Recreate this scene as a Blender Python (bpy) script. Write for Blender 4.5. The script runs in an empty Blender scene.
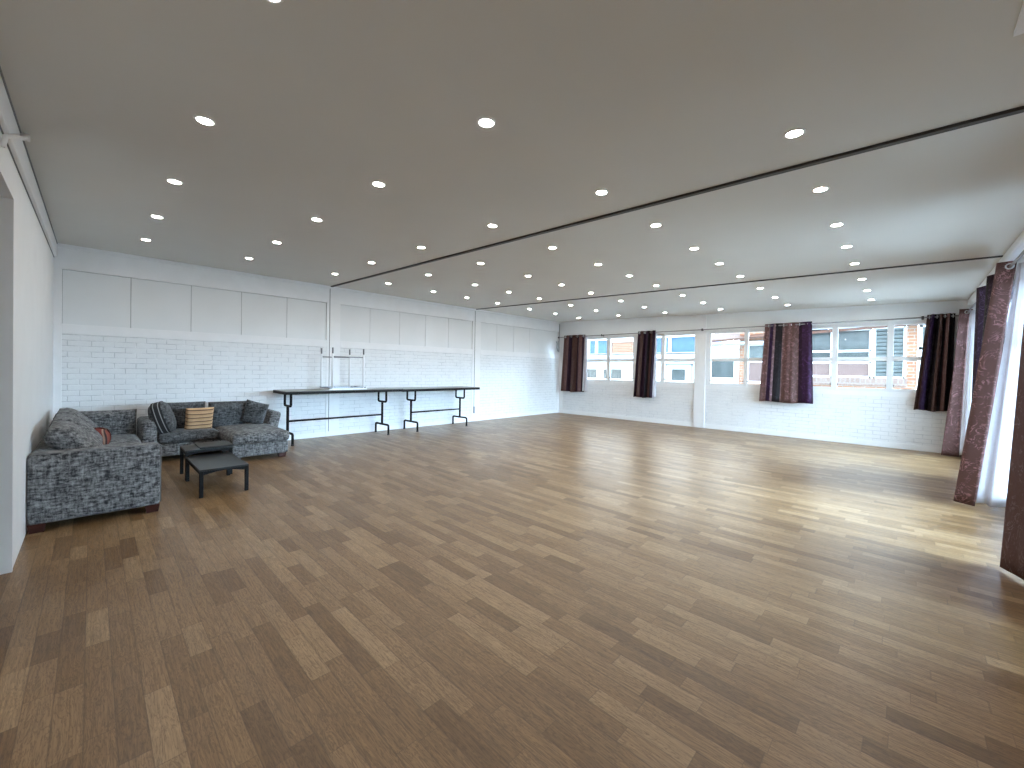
import bpy, bmesh, math, random
from mathutils import Vector, Matrix, noise
random.seed(7)
sc = bpy.context.scene
COL = sc.collection
PI = math.pi

# ------------------------------------------------------------------ measured room
X0, Y1, YL, XR = -8.375, 10.912, -0.366, 0.86      # brick wall, window wall, doorway wall, curtain wall
def zc(x, y): return 2.8187 - 0.025285 * x - 0.001026 * y   # the ceiling falls slightly to the curtain side

# ------------------------------------------------------------------ materials
def new_mat(name):
    m = bpy.data.materials.new(name); m.use_nodes = True
    nt = m.node_tree; b = nt.nodes['Principled BSDF']
    return m, nt, b
def nd(nt, t, **kw):
    n = nt.nodes.new(t)
    for k, v in kw.items():
        if k in n.inputs: n.inputs[k].default_value = v
        else: setattr(n, k, v)
    return n
def lk(nt, a, b): nt.links.new(a, b)
def math_(nt, op, a, b=None, c=None):
    n = nt.nodes.new('ShaderNodeMath'); n.operation = op
    for i, v in enumerate((a, b, c)):
        if v is None: continue
        if isinstance(v, (int, float)): n.inputs[i].default_value = v
        else: lk(nt, v, n.inputs[i])
    return n.outputs[0]
def ramp(nt, fac, stops, interp='LINEAR'):
    r = nt.nodes.new('ShaderNodeValToRGB'); cr = r.color_ramp; cr.interpolation = interp
    while len(cr.elements) < len(stops): cr.elements.new(0.5)
    for e, (p, c) in zip(cr.elements, stops):
        e.position = p; e.color = (c[0], c[1], c[2], 1)
    lk(nt, fac, r.inputs[0]); return r.outputs[0]
def mixc(nt, fac, a, b, mode='MIX'):
    n = nt.nodes.new('ShaderNodeMix'); n.data_type = 'RGBA'; n.blend_type = mode
    for i, v in ((0, fac), (6, a), (7, b)):
        if isinstance(v, (int, float)): n.inputs[i].default_value = v
        elif isinstance(v, tuple): n.inputs[i].default_value = (*v, 1) if len(v) == 3 else v
        else: lk(nt, v, n.inputs[i])
    return n.outputs[2]
def coords(nt, which='Object'): return nt.nodes.new('ShaderNodeTexCoord').outputs[which]
def bump(nt, b, h, strength=.3, dist=.01):
    n = nt.nodes.new('ShaderNodeBump'); n.inputs['Strength'].default_value = strength; n.inputs['Distance'].default_value = dist
    lk(nt, h, n.inputs['Height']); lk(nt, n.outputs[0], b.inputs['Normal'])
def plain(name, col, rough=.6, metal=0, nscale=20, nvar=.06, bmp=0):
    m, nt, b = new_mat(name)
    n = nd(nt, 'ShaderNodeTexNoise', Scale=nscale, Detail=4.0); lk(nt, coords(nt), n.inputs['Vector'])
    lo = tuple(c * (1 - nvar) for c in col); hi = tuple(min(1, c * (1 + nvar)) for c in col)
    lk(nt, ramp(nt, n.outputs['Fac'], [(.3, lo), (.7, hi)]), b.inputs['Base Color'])
    b.inputs['Roughness'].default_value = rough; b.inputs['Metallic'].default_value = metal
    if bmp: bump(nt, b, n.outputs['Fac'], bmp, .005)
    return m

M = {}
M['white_paint'] = plain('white_wall_paint', (.87, .885, .89), .55, nscale=3, nvar=.02)
M['trim_paint'] = plain('white_trim_paint', (.88, .89, .90), .4, nscale=5, nvar=.02)
M['panel_paint'] = plain('panel_board_paint', (.83, .85, .86), .5, nscale=2, nvar=.02)
M['ceiling_paint'] = plain('ceiling_paint', (.685, .67, .635), .7, nscale=1.2, nvar=.02)
M['window_white'] = plain('window_white_gloss', (.84, .86, .88), .3, nscale=6, nvar=.02)
M['black_metal'] = plain('black_powder_coat', (.005, .005, .006), .6, nscale=60, nvar=.2)
M['black_metal'].node_tree.nodes['Principled BSDF'].inputs['Specular IOR Level'].default_value = .2
M['track_black'] = plain('track_dark_metal', (.03, .027, .026), .5, nscale=10, nvar=.2)
M['groove_dark'] = plain('groove_dark_grey', (.20, .21, .22), .6)
M['chrome'] = plain('brushed_steel', (.62, .63, .65), .3, 1.0, 40, .05)
M['rod_steel'] = plain('rod_steel', (.32, .31, .31), .35, 1.0, 40, .05)
M['silver_paint'] = plain('silver_white_tube', (.86, .88, .90), .32, 0.0, 30, .03)
M['grey_ferrule'] = plain('grey_ferrule', (.28, .29, .31), .4, .6, 30, .05)
M['dark_plastic'] = plain('dark_plastic', (.03, .03, .035), .5)
M['grey_plastic'] = plain('grey_plastic', (.36, .38, .40), .5)
M['red_wood'] = plain('red_brown_wood', (.040, .011, .009), .35, nscale=15, nvar=.3)
M['black_table'] = plain('black_ash_veneer', (.011, .013, .014), .42, nscale=25, nvar=.25)
M['table_laminate'] = plain('grey_brown_laminate', (.15, .135, .12), .3, nscale=12, nvar=.1)
M['liner'] = plain('white_curtain_lining', (.78, .80, .88), .6, nscale=8, nvar=.03)
def liner_mat():
    m = bpy.data.materials.new('thin_white_lining'); m.use_nodes = True; nt = m.node_tree; b = nt.nodes['Principled BSDF']; o = nt.nodes['Material Output']
    n = nd(nt, 'ShaderNodeTexNoise', Scale=9.0, Detail=3.0); lk(nt, coords(nt), n.inputs['Vector'])
    c = ramp(nt, n.outputs['Fac'], [(.3, (.72, .73, .80)), (.7, (.80, .81, .87))]); lk(nt, c, b.inputs['Base Color']); b.inputs['Roughness'].default_value = .6
    t = nt.nodes.new('ShaderNodeBsdfTranslucent'); lk(nt, c, t.inputs[0]); mx = nt.nodes.new('ShaderNodeMixShader'); mx.inputs[0].default_value = .14
    lk(nt, b.outputs[0], mx.inputs[1]); lk(nt, t.outputs[0], mx.inputs[2]); lk(nt, mx.outputs[0], o.inputs[0]); bump(nt, b, n.outputs['Fac'], .3, .01)
    return m
M['liner'] = liner_mat()
M['bezel'] = plain('bezel_white', (.8, .8, .8), .4)
M['void_dark'] = plain('unlit_under_fabric', (.02, .02, .022), .9)

# floor: printed oak strips, 88 mm wide, lengths differing from row to row
def floor_mat():
    m, nt, b = new_mat('oak_strip_vinyl')
    co = coords(nt); s = nd(nt, 'ShaderNodeSeparateXYZ'); lk(nt, co, s.inputs[0])
    x, y = s.outputs[0], s.outputs[1]
    W = .0878
    row = math_(nt, 'FLOOR', math_(nt, 'DIVIDE', math_(nt, 'ADD', y, .016), W))
    rn = nd(nt, 'ShaderNodeTexWhiteNoise', noise_dimensions='1D'); lk(nt, row, rn.inputs['W'])
    rn2 = nd(nt, 'ShaderNodeTexWhiteNoise', noise_dimensions='1D'); lk(nt, math_(nt, 'ADD', row, 77.3), rn2.inputs['W'])
    L = math_(nt, 'ADD', .36, math_(nt, 'MULTIPLY', rn.outputs['Value'], .24))
    xs = math_(nt, 'ADD', x, math_(nt, 'MULTIPLY', rn2.outputs['Value'], 3.7))
    cell0 = math_(nt, 'DIVIDE', xs, L)
    # uneven plank lengths inside the row
    wob = math_(nt, 'MULTIPLY', math_(nt, 'SINE', math_(nt, 'ADD', math_(nt, 'MULTIPLY', cell0, 2.1), row)), .22)
    cellf = math_(nt, 'ADD', cell0, wob)
    cell = math_(nt, 'FLOOR', cellf)
    cb = nd(nt, 'ShaderNodeCombineXYZ'); lk(nt, cell, cb.inputs[0]); lk(nt, row, cb.inputs[1])
    wn = nd(nt, 'ShaderNodeTexWhiteNoise', noise_dimensions='2D'); lk(nt, cb.outputs[0], wn.inputs['Vector'])
    v = wn.outputs['Value']
    tone = ramp(nt, v, [(0, (.178, .098, .038)), (.2, (.220, .126, .053)), (.5, (.270, .161, .073)), (.8, (.318, .198, .097)), (1, (.378, .247, .128))])
    # grain: stretched noise + cathedral rings
    off = math_(nt, 'MULTIPLY', v, 40.0)
    cg = nd(nt, 'ShaderNodeCombineXYZ')
    lk(nt, math_(nt, 'ADD', math_(nt, 'MULTIPLY', x, 2.3), off), cg.inputs[0]); lk(nt, math_(nt, 'MULTIPLY', y, 17.0), cg.inputs[1]); lk(nt, off, cg.inputs[2])
    n1 = nd(nt, 'ShaderNodeTexNoise', Scale=1.6, Detail=7.0, Roughness=.62, Distortion=.5); lk(nt, cg.outputs[0], n1.inputs['Vector'])
    ring = math_(nt, 'FRACT', math_(nt, 'MULTIPLY', n1.outputs['Fac'], 11.0))
    ringm = ramp(nt, ring, [(0, (.50, .47, .44)), (.35, (1.0, 1.0, 1.0)), (.75, (1.08, 1.08, 1.08)), (1, (.72, .70, .68))])
    c = mixc(nt, .85, tone, ringm, 'MULTIPLY')
    cf = nd(nt, 'ShaderNodeCombineXYZ'); lk(nt, math_(nt, 'ADD', math_(nt, 'MULTIPLY', x, 6.0), off), cf.inputs[0]); lk(nt, math_(nt, 'MULTIPLY', y, 120.0), cf.inputs[1])
    n2 = nd(nt, 'ShaderNodeTexNoise', Scale=1.0, Detail=3.0); lk(nt, cf.outputs[0], n2.inputs['Vector'])
    c = mixc(nt, .7, c, ramp(nt, n2.outputs['Fac'], [(.3, (.60, .58, .56)), (.7, (1.24, 1.24, 1.24))]), 'MULTIPLY')
    # joints
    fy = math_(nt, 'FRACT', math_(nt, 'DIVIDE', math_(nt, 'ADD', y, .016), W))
    jy = math_(nt, 'LESS_THAN', math_(nt, 'MINIMUM', fy, math_(nt, 'SUBTRACT', 1.0, fy)), .018)
    fx = math_(nt, 'FRACT', cellf)
    jx = math_(nt, 'LESS_THAN', math_(nt, 'MINIMUM', fx, math_(nt, 'SUBTRACT', 1.0, fx)), .0045)
    j = math_(nt, 'MULTIPLY', math_(nt, 'MAXIMUM', jy, jx), .34)
    c = mixc(nt, j, c, (.07, .044, .025))
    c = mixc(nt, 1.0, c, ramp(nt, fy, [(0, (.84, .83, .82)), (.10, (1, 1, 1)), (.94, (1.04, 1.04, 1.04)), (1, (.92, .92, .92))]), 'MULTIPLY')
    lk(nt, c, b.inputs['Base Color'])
    rr = ramp(nt, n1.outputs['Fac'], [(.3, (.30, .30, .30)), (.7, (.42, .42, .42))])
    lk(nt, rr, b.inputs['Roughness'])
    b.inputs['Specular IOR Level'].default_value = .62
    bump(nt, b, n2.outputs['Fac'], .08, .002)
    return m
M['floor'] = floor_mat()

def brick_mat(name, axis, c1, c2, mortar, bw=.235, rh=.078, ms=.007, strength=.5, rough=.5, paint=False):
    m, nt, b = new_mat(name)
    co = coords(nt); s = nd(nt, 'ShaderNodeSeparateXYZ'); lk(nt, co, s.inputs[0])
    cb = nd(nt, 'ShaderNodeCombineXYZ'); lk(nt, s.outputs[axis], cb.inputs[0]); lk(nt, s.outputs[2], cb.inputs[1])
    n0 = nd(nt, 'ShaderNodeTexNoise', Scale=9.0, Detail=3.0); lk(nt, co, n0.inputs['Vector'])
    w = nd(nt, 'ShaderNodeVectorMath', operation='SCALE'); lk(nt, n0.outputs['Color'], w.inputs[0]); w.inputs['Scale'].default_value = .006
    a = nd(nt, 'ShaderNodeVectorMath', operation='ADD'); lk(nt, cb.outputs[0], a.inputs[0]); lk(nt, w.outputs[0], a.inputs[1])
    br = nd(nt, 'ShaderNodeTexBrick'); lk(nt, a.outputs[0], br.inputs['Vector'])
    br.inputs['Scale'].default_value = 1; br.inputs['Brick Width'].default_value = bw; br.inputs['Row Height'].default_value = rh
    br.inputs['Mortar Size'].default_value = ms; br.inputs['Mortar Smooth'].default_value = .35
    br.inputs['Mortar'].default_value = (*mortar, 1)
    br.inputs['Color1'].default_value = (*c1, 1); br.inputs['Color2'].default_value = (*c2, 1); br.inputs['Mortar'].default_value = (*mortar, 1)
    n1 = nd(nt, 'ShaderNodeTexNoise', Scale=60.0, Detail=4.0); lk(nt, co, n1.inputs['Vector'])
    bc = br.outputs['Color']
    if paint:
        n3 = nd(nt, 'ShaderNodeTexNoise', Scale=5.0, Detail=4.0, Roughness=.7); lk(nt, co, n3.inputs['Vector'])
        bc = mixc(nt, ramp(nt, n3.outputs['Fac'], [(.38, (0, 0, 0)), (.62, (1, 1, 1))]), bc, (*c1, 1))
    c = mixc(nt, .35, bc, ramp(nt, n1.outputs['Fac'], [(.3, (.88, .88, .88)), (.7, (1, 1, 1))]), 'MULTIPLY')
    lk(nt, c, b.inputs['Base Color']); b.inputs['Roughness'].default_value = rough
    h = math_(nt, 'SUBTRACT', math_(nt, 'MULTIPLY', n1.outputs['Fac'], .25), br.outputs['Fac'])
    bump(nt, b, h, strength, .006)
    return m
M['brick_back'] = brick_mat('white_painted_brick', 1, (.86, .875, .885), (.84, .855, .865), (.62, .64, .66), ms=.006, strength=.8, paint=True)
M['brick_north'] = brick_mat('white_painted_brick_window_side', 0, (.86, .875, .89), (.84, .855, .87), (.64, .66, .69), ms=.006, strength=.7, paint=True)
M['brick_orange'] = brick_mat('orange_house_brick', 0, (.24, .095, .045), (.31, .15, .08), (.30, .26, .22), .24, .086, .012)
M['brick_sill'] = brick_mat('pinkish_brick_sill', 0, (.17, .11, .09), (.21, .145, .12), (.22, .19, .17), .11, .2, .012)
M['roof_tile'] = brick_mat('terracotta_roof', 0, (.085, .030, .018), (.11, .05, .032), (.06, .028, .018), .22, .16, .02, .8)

def chenille(name, dark, light, lo=.40, hi=.62):
    m, nt, b = new_mat(name)
    co = coords(nt)
    def layer(sx, sy, sz, sca):
        mp = nd(nt, 'ShaderNodeMapping'); lk(nt, co, mp.inputs[0]); mp.inputs['Scale'].default_value = (sx, sy, sz)
        n = nd(nt, 'ShaderNodeTexNoise', Scale=sca, Detail=5.0, Roughness=.7); lk(nt, mp.outputs[0], n.inputs['Vector']); return n.outputs['Fac']
    a = layer(1, 1, 3.4, 15.0); c = layer(3.2, 3.2, .8, 17.0); d = layer(1, 1, 1, 90.0)
    s = math_(nt, 'ADD', math_(nt, 'ADD', math_(nt, 'MULTIPLY', a, .52), math_(nt, 'MULTIPLY', c, .33)), math_(nt, 'MULTIPLY', d, .15))
    mid = tuple((p * .55 + q * .45) for p, q in zip(dark, light))
    lk(nt, ramp(nt, s, [(lo, dark), ((lo + hi) / 2, mid), (hi, light)]), b.inputs['Base Color'])
    b.inputs['Roughness'].default_value = .85
    b.inputs['Sheen Weight'].default_value = .1; b.inputs['Sheen Roughness'].default_value = .5
    bump(nt, b, s, .35, .008)
    return m
M['chenille'] = chenille('grey_mottled_chenille', (.012, .013, .016), (.30, .297, .295), .425, .60)
M['chenille_dark'] = chenille('charcoal_mottled_chenille', (.009, .011, .013), (.16, .165, .17), .43, .60)
M['piping'] = plain('pale_grey_piping', (.20, .20, .205), .7, nscale=60)

def stripes(name, stops, n, axis=1, rough=.8):
    m, nt, b = new_mat(name)
    s = nd(nt, 'ShaderNodeSeparateXYZ'); lk(nt, coords(nt, 'UV'), s.inputs[0])
    f = math_(nt, 'FRACT', math_(nt, 'MULTIPLY', s.outputs[axis], n))
    no = nd(nt, 'ShaderNodeTexNoise', Scale=70.0); lk(nt, coords(nt), no.inputs['Vector'])
    c = mixc(nt, .4, ramp(nt, f, stops), ramp(nt, no.outputs['Fac'], [(.3, (.75, .75, .75)), (.7, (1.1, 1.1, 1.1))]), 'MULTIPLY')
    lk(nt, c, b.inputs['Base Color']); b.inputs['Roughness'].default_value = rough
    bump(nt, b, no.outputs['Fac'], .3, .004)
    return m
M['tan_stripe'] = stripes('tan_and_brown_striped_cloth', [(0, (.10, .055, .035)), (.16, (.12, .07, .045)), (.22, (.56, .34, .17)), (.55, (.68, .45, .25)), (.60, (.34, .17, .09)), (.66, (.60, .37, .20)), (.92, (.52, .30, .16)), (1, (.10, .055, .035))], 6.5)
M['red_stripe'] = stripes('red_striped_cloth', [(0, (.19, .03, .02)), (.5, (.22, .04, .028)), (.56, (.40, .26, .19)), (.66, (.36, .22, .16)), (.7, (.05, .03, .03)), (.8, (.06, .03, .03)), (.84, (.30, .09, .06)), (1, (.19, .03, .02))], 2.0, 0)
M['band_stripe'] = stripes('black_and_grey_striped_band', [(0, (.012, .012, .014)), (.38, (.012, .012, .014)), (.46, (.34, .35, .35)), (.56, (.34, .35, .35)), (.62, (.012, .012, .014)), (1, (.012, .012, .014))], 2.0, 0)

# curtain cloth: woven vertical stripes (u across the cloth), vine pattern on the satin stripes, its satin highlights painted into the colour
MAUVE = (.118, .062, .058); BROWN = (.074, .038, .032); PLUM = (.022, .008, .021); BLACK = (.008, .005, .007); PURPLE = (.030, .014, .052); LILAC = (.17, .11, .125)
def cloth(name, bands, vine=.5):
    m, nt, b = new_mat(name)
    uv = coords(nt, 'UV'); s = nd(nt, 'ShaderNodeSeparateXYZ'); lk(nt, uv, s.inputs[0])
    base = ramp(nt, s.outputs[0], bands, 'CONSTANT')
    co = coords(nt)
    n0 = nd(nt, 'ShaderNodeTexNoise', Scale=8.0, Detail=2.5, Distortion=1.6); lk(nt, co, n0.inputs['Vector'])
    f = math_(nt, 'ABSOLUTE', math_(nt, 'SUBTRACT', math_(nt, 'FRACT', math_(nt, 'MULTIPLY', n0.outputs['Fac'], 6.0)), .5))
    n9 = nd(nt, 'ShaderNodeTexNoise', Scale=13.0, Detail=3.0); lk(nt, co, n9.inputs['Vector'])
    vmask = mixc(nt, 1.0, ramp(nt, f, [(.0, (1, 1, 1)), (.08, (1, 1, 1)), (.17, (0, 0, 0))]), ramp(nt, n9.outputs['Fac'], [(.42, (0, 0, 0)), (.58, (1, 1, 1))]), 'MULTIPLY')
    lum = nd(nt, 'ShaderNodeRGBToBW'); lk(nt, base, lum.inputs[0])
    light = mixc(nt, 1.0, base, (3.3, 3.3, 3.8), 'MULTIPLY')
    c = mixc(nt, math_(nt, 'MULTIPLY', vmask, vine), base, light)
    lk(nt, c, b.inputs['Base Color'])
    rr = ramp(nt, vmask, [(0, (.70, .70, .70)), (1, (.38, .38, .38))]); lk(nt, rr, b.inputs['Roughness'])
    b.inputs['Specular IOR Level'].default_value = .25
    n2 = nd(nt, 'ShaderNodeTexNoise', Scale=26.0, Detail=4.0); lk(nt, co, n2.inputs['Vector'])
    bump(nt, b, math_(nt, 'ADD', n2.outputs['Fac'], math_(nt, 'MULTIPLY', vmask, .6)), .35, .008)
    return m

# thin window glass: mostly clear, mirror-like at grazing angles
def glass_mat():
    m = bpy.data.materials.new('window_glass'); m.use_nodes = True; nt = m.node_tree; nt.nodes.clear()
    o = nt.nodes.new('ShaderNodeOutputMaterial'); t = nt.nodes.new('ShaderNodeBsdfTransparent'); g = nt.nodes.new('ShaderNodeBsdfGlossy')
    t.inputs['Color'].default_value = (.93, .96, .97, 1); g.inputs['Roughness'].default_value = .02
    fr = nt.nodes.new('ShaderNodeFresnel'); fr.inputs['IOR'].default_value = 1.35
    mx = nt.nodes.new('ShaderNodeMixShader'); lk(nt, fr.outputs[0], mx.inputs[0]); lk(nt, t.outputs[0], mx.inputs[1]); lk(nt, g.outputs[0], mx.inputs[2]); lk(nt, mx.outputs[0], o.inputs[0])
    return m
M['glass'] = glass_mat()
def lamp_mat():
    m, nt, b = new_mat('lit_diffuser')
    b.inputs['Base Color'].default_value = (.9, .9, .9, 1)
    b.inputs['Emission Color'].default_value = (1.0, .955, .885, 1); b.inputs['Emission Strength'].default_value = LAMP
    return m
LAMP = 152.0; SKY = 4.6; EAST = 37.0
M['lens'] = lamp_mat()
# outside
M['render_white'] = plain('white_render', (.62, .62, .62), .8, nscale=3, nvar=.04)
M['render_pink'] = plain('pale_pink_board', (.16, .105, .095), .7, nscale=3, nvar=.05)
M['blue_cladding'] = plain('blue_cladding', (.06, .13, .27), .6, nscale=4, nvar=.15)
M['dark_pane'] = plain('dark_window_pane', (.07, .08, .08), .12, nscale=4, nvar=.2)
M['slat_grey'] = plain('grey_glass_slat', (.12, .14, .14), .25, nscale=6, nvar=.15)
M['gutter'] = plain('grey_gutter', (.26, .30, .35), .5)
M['paving'] = plain('pale_concrete_paving', (.50, .50, .49), .9, nscale=4, nvar=.12)

# ------------------------------------------------------------------ mesh helpers
class MB:
    def __init__(s): s.bm = bmesh.new(); s.uv = s.bm.loops.layers.uv.new('UVMap')
    def hexa(s, c):                     # 8 corners: bottom 4 ccw, top 4 ccw
        v = [s.bm.verts.new(p) for p in c]
        for f in ((3, 2, 1, 0), (4, 5, 6, 7), (0, 1, 5, 4), (1, 2, 6, 5), (2, 3, 7, 6), (3, 0, 4, 7)): s.bm.faces.new([v[i] for i in f])
        return v
    def box(s, x0, x1, y0, y1, z0, z1):
        return s.hexa([(x0, y0, z0), (x1, y0, z0), (x1, y1, z0), (x0, y1, z0), (x0, y0, z1), (x1, y0, z1), (x1, y1, z1), (x0, y1, z1)])
    def ctop(s, x0, x1, y0, y1, z0, dz=0.0):   # box whose top follows the ceiling
        return s.hexa([(x0, y0, z0), (x1, y0, z0), (x1, y1, z0), (x0, y1, z0)] + [(x, y, zc(x, y) + dz) for x, y in ((x0, y0), (x1, y0), (x1, y1), (x0, y1))])
    def clayer(s, x0, x1, y0, y1, a, b):       # slab between ceiling+a and ceiling+b
        q = ((x0, y0), (x1, y0), (x1, y1), (x0, y1))
        return s.hexa([(x, y, zc(x, y) + a) for x, y in q] + [(x, y, zc(x, y) + b) for x, y in q])
    def tube(s, pts, r, n=10, cap=True):
        pts = [Vector(p) for p in pts]; rings = []
        for i, p in enumerate(pts):
            d = (pts[min(i + 1, len(pts) - 1)] - pts[max(i - 1, 0)]).normalized()
            a = d.orthogonal().normalized() if i == 0 else (prev - d * prev.dot(d)).normalized()
            prev = a; b = d.cross(a)
            rr = r[i] if isinstance(r, (list, tuple)) else r
            rings.append([s.bm.verts.new(p + a * math.cos(2 * PI * k / n) * rr + b * math.sin(2 * PI * k / n) * rr) for k in range(n)])
        for A, B in zip(rings, rings[1:]):
            for k in range(n): s.bm.faces.new((A[k], A[(k + 1) % n], B[(k + 1) % n], B[k])).smooth = True
        if cap: s.bm.faces.new(rings[0][::-1]); s.bm.faces.new(rings[-1])
    def torus(s, c, axis, R, r, n=18, m=8):
        axis = Vector(axis).normalized(); a = axis.orthogonal().normalized(); b = axis.cross(a); rings = []
        for i in range(n):
            t = 2 * PI * i / n; d = a * math.cos(t) + b * math.sin(t)
            rings.append([s.bm.verts.new(Vector(c) + d * (R + r * math.cos(2 * PI * k / m)) + axis * r * math.sin(2 * PI * k / m)) for k in range(m)])
        for i in range(n):
            A, B = rings[i], rings[(i + 1) % n]
            for k in range(m): s.bm.faces.new((A[k], A[(k + 1) % m], B[(k + 1) % m], B[k])).smooth = True
    def lathe(s, c, prof, n=24):
        rings = []
        for r, z in prof:
            rings.append([s.bm.verts.new((c[0] + r * math.cos(2 * PI * k / n), c[1] + r * math.sin(2 * PI * k / n), c[2] + z)) for k in range(n)])
        for A, B in zip(rings, rings[1:]):
            for k in range(n): s.bm.faces.new((A[k], A[(k + 1) % n], B[(k + 1) % n], B[k])).smooth = True
    def rbox(s, x0, x1, y0, y1, z0, z1, r=.03, n=10, crown=(0, 0, 0), mtx=None):   # rounded, slightly swollen upholstery block
        c = Vector(((x0 + x1) / 2, (y0 + y1) / 2, (z0 + z1) / 2)); h = Vector(((x1 - x0) / 2, (y1 - y0) / 2, (z1 - z0) / 2))
        r = min(r, *[v * .98 for v in h]); vd = {}
        def P(p):
            k = (round(p[0], 4), round(p[1], 4), round(p[2], 4))
            if k in vd: return vd[k]
            q = Vector([p[i] * h[i] for i in range(3)])
            inner = Vector([max(-(h[i] - r), min(h[i] - r, q[i])) for i in range(3)])
            d = q - inner
            if d.length > 1e-9: q = inner + d.normalized() * r
            for i in range(3):
                if crown[i] and abs(p[i]) > .99:
                    j, l = (i + 1) % 3, (i + 2) % 3
                    q[i] += math.copysign(crown[i] * (1 - p[j] ** 2) * (1 - p[l] ** 2), p[i])
            w = c + q
            if mtx: w = mtx @ w
            vd[k] = s.bm.verts.new(w); return vd[k]
        g = [-1 + 2 * i / n for i in range(n + 1)]
        # denser near the borders so that the rounding reads
        g = [math.copysign(1 - (1 - abs(t)) ** 1.6, t) if abs(t) < 1 else t for t in g]
        for ax in range(3):
            for sg in (-1, 1):
                for i in range(n):
                    for j in range(n):
                        q = []
                        for (a, b_) in ((g[i], g[j]), (g[i + 1], g[j]), (g[i + 1], g[j + 1]), (g[i], g[j + 1])):
                            p = [0, 0, 0]; p[ax] = sg; p[(ax + 1) % 3] = a; p[(ax + 2) % 3] = b_; q.append(P(p))
                        if sg < 0: q.reverse()
                        try: s.bm.faces.new(q).smooth = True
                        except ValueError: pass
    def pillow(s, w, h, t, mtx, n=16, pinch=.07, seam=.0, expo=3.0, rnd=0.0):
        V = {}
        for side in (1, -1):
            for i in range(n + 1):
                for j in range(n + 1):
                    a = -1 + 2 * i / n; b = -1 + 2 * j / n
                    edge = i in (0, n) or j in (0, n)
                    x = a * w / 2 * (1 - pinch * (1 - b * b)); z = b * h / 2 * (1 - pinch * (1 - a * a))
                    x = x * (1 - rnd) + rnd * w / 2 * a * math.sqrt(1 - b * b / 2); z = z * (1 - rnd) + rnd * h / 2 * b * math.sqrt(1 - a * a / 2)
                    th = seam / 2 + t / 2 * math.sqrt(max(0, (1 - abs(a) ** expo) * (1 - abs(b) ** expo)))
                    if edge and not seam:
                        if side == -1: V[side, i, j] = V[1, i, j]; continue
                    th *= 1 + .10 * noise.noise(Vector((a * 2.2, b * 2.2, side * 3 + w * 9)))
                    V[side, i, j] = s.bm.verts.new(mtx @ Vector((x, side * th, z)))
        for side in (1, -1):
            for i in range(n):
                for j in range(n):
                    q = [(i, j), (i + 1, j), (i + 1, j + 1), (i, j + 1)]
                    if side == 1: q.reverse()
                    f = s.bm.faces.new([V[side, a, b] for a, b in q]); f.smooth = True
                    for l, (a, b) in zip(f.loops, q): l[s.uv].uv = (a / n, b / n)
        return V
    def build(s, name, mat, parent=None, bevel=0, solid=0, smooth=False):
        me = bpy.data.meshes.new(name); bmesh.ops.recalc_face_normals(s.bm, faces=s.bm.faces) if not solid else None
        s.bm.to_mesh(me); s.bm.free()
        o = bpy.data.objects.new(name, me); COL.objects.link(o); me.materials.append(mat)
        if smooth: me.polygons.foreach_set('use_smooth', [True] * len(me.polygons))
        if solid:
            md = o.modifiers.new('thickness', 'SOLIDIFY'); md.thickness = solid; md.offset = 0
        if bevel:
            md = o.modifiers.new('bevel', 'BEVEL'); md.width = bevel; md.segments = 2; md.limit_method = 'ANGLE'
        if parent:
            o.parent = parent
            o.matrix_parent_inverse = Matrix.Translation(-Vector(parent.location)) if parent.rotation_euler.z == 0 else (Matrix.Translation(parent.location) @ Matrix.Rotation(parent.rotation_euler.z, 4, 'Z')).inverted()
        return o
def thing(name, label, cat, loc=(0, 0, 0), group=None):
    o = bpy.data.objects.new(name, None); COL.objects.link(o); o.location = loc; o.empty_display_size = .1
    return tag(o, label, cat, group)
def tag(o, label, cat, group=None):
    o['label'] = label; o['category'] = cat
    if group: o['group'] = group
    return o
def struct(o): o['kind'] = 'structure'; return o
def box(name, mat, b, parent=None, bevel=0):
    m = MB(); m.box(*b); return m.build(name, mat, parent, bevel)

# ------------------------------------------------------------------ room shell
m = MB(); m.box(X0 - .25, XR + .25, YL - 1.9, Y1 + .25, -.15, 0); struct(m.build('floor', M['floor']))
m = MB(); m.clayer(X0 - .25, XR + .25, YL - 1.9, Y1 + .25, 0, .18); struct(m.build('ceiling', M['ceiling_paint']))

# long brick wall (west): solid backing, framing, brick infill, boards
m = MB(); m.ctop(X0 - .25, X0 - .045, YL - .2, Y1 + .25, 0); wb = struct(m.build('wall_west', M['white_paint']))
BAYS = [(-.288, 3.278, [.407, 1.126, 1.826, 2.555]), (3.551, 7.099, [4.208, 4.928, 5.626, 6.317]), (7.392, 10.854, [8.022, 8.711, 9.423])]
m = MB()
m.ctop(X0 - .045, X0, YL, Y1, 2.69)
for a, b, _ in BAYS: m.box(X0 - .045, X0, a, b, 1.80, 1.935); m.box(X0 - .045, X0 - .004, a, b, 0, .09)
ys = [YL] + [v for b in BAYS for v in b[:2]] + [Y1]
for a, b in zip(ys[::2], ys[1::2]): m.box(X0 - .045, X0, a, b, 0, 2.69)
struct(m.build('trim_1', M['trim_paint'], bevel=.003))
for (a, b, cuts) in BAYS:
    box('brick_panel', M['brick_back'], (X0 - .045, X0 - .010, a, b, .09, 1.80), wb)
    e = [a] + cuts + [b]
    for p, q in zip(e, e[1:]):
        m = MB(); m.box(X0 - .045, X0 - .028, p + .003, q - .003, 1.935, 2.686); m.build('wall_board', M['panel_paint'], wb, bevel=.002)
    box('board_backing', M['groove_dark'], (X0 - .046, X0 - .040, a, b, 1.93, 2.69), wb)
# narrow cornice along the brick wall
m = MB(); m.clayer(X0, X0 + .03, YL, Y1, -.05, 0); struct(m.build('trim_2', M['trim_paint'], bevel=.004))
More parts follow.
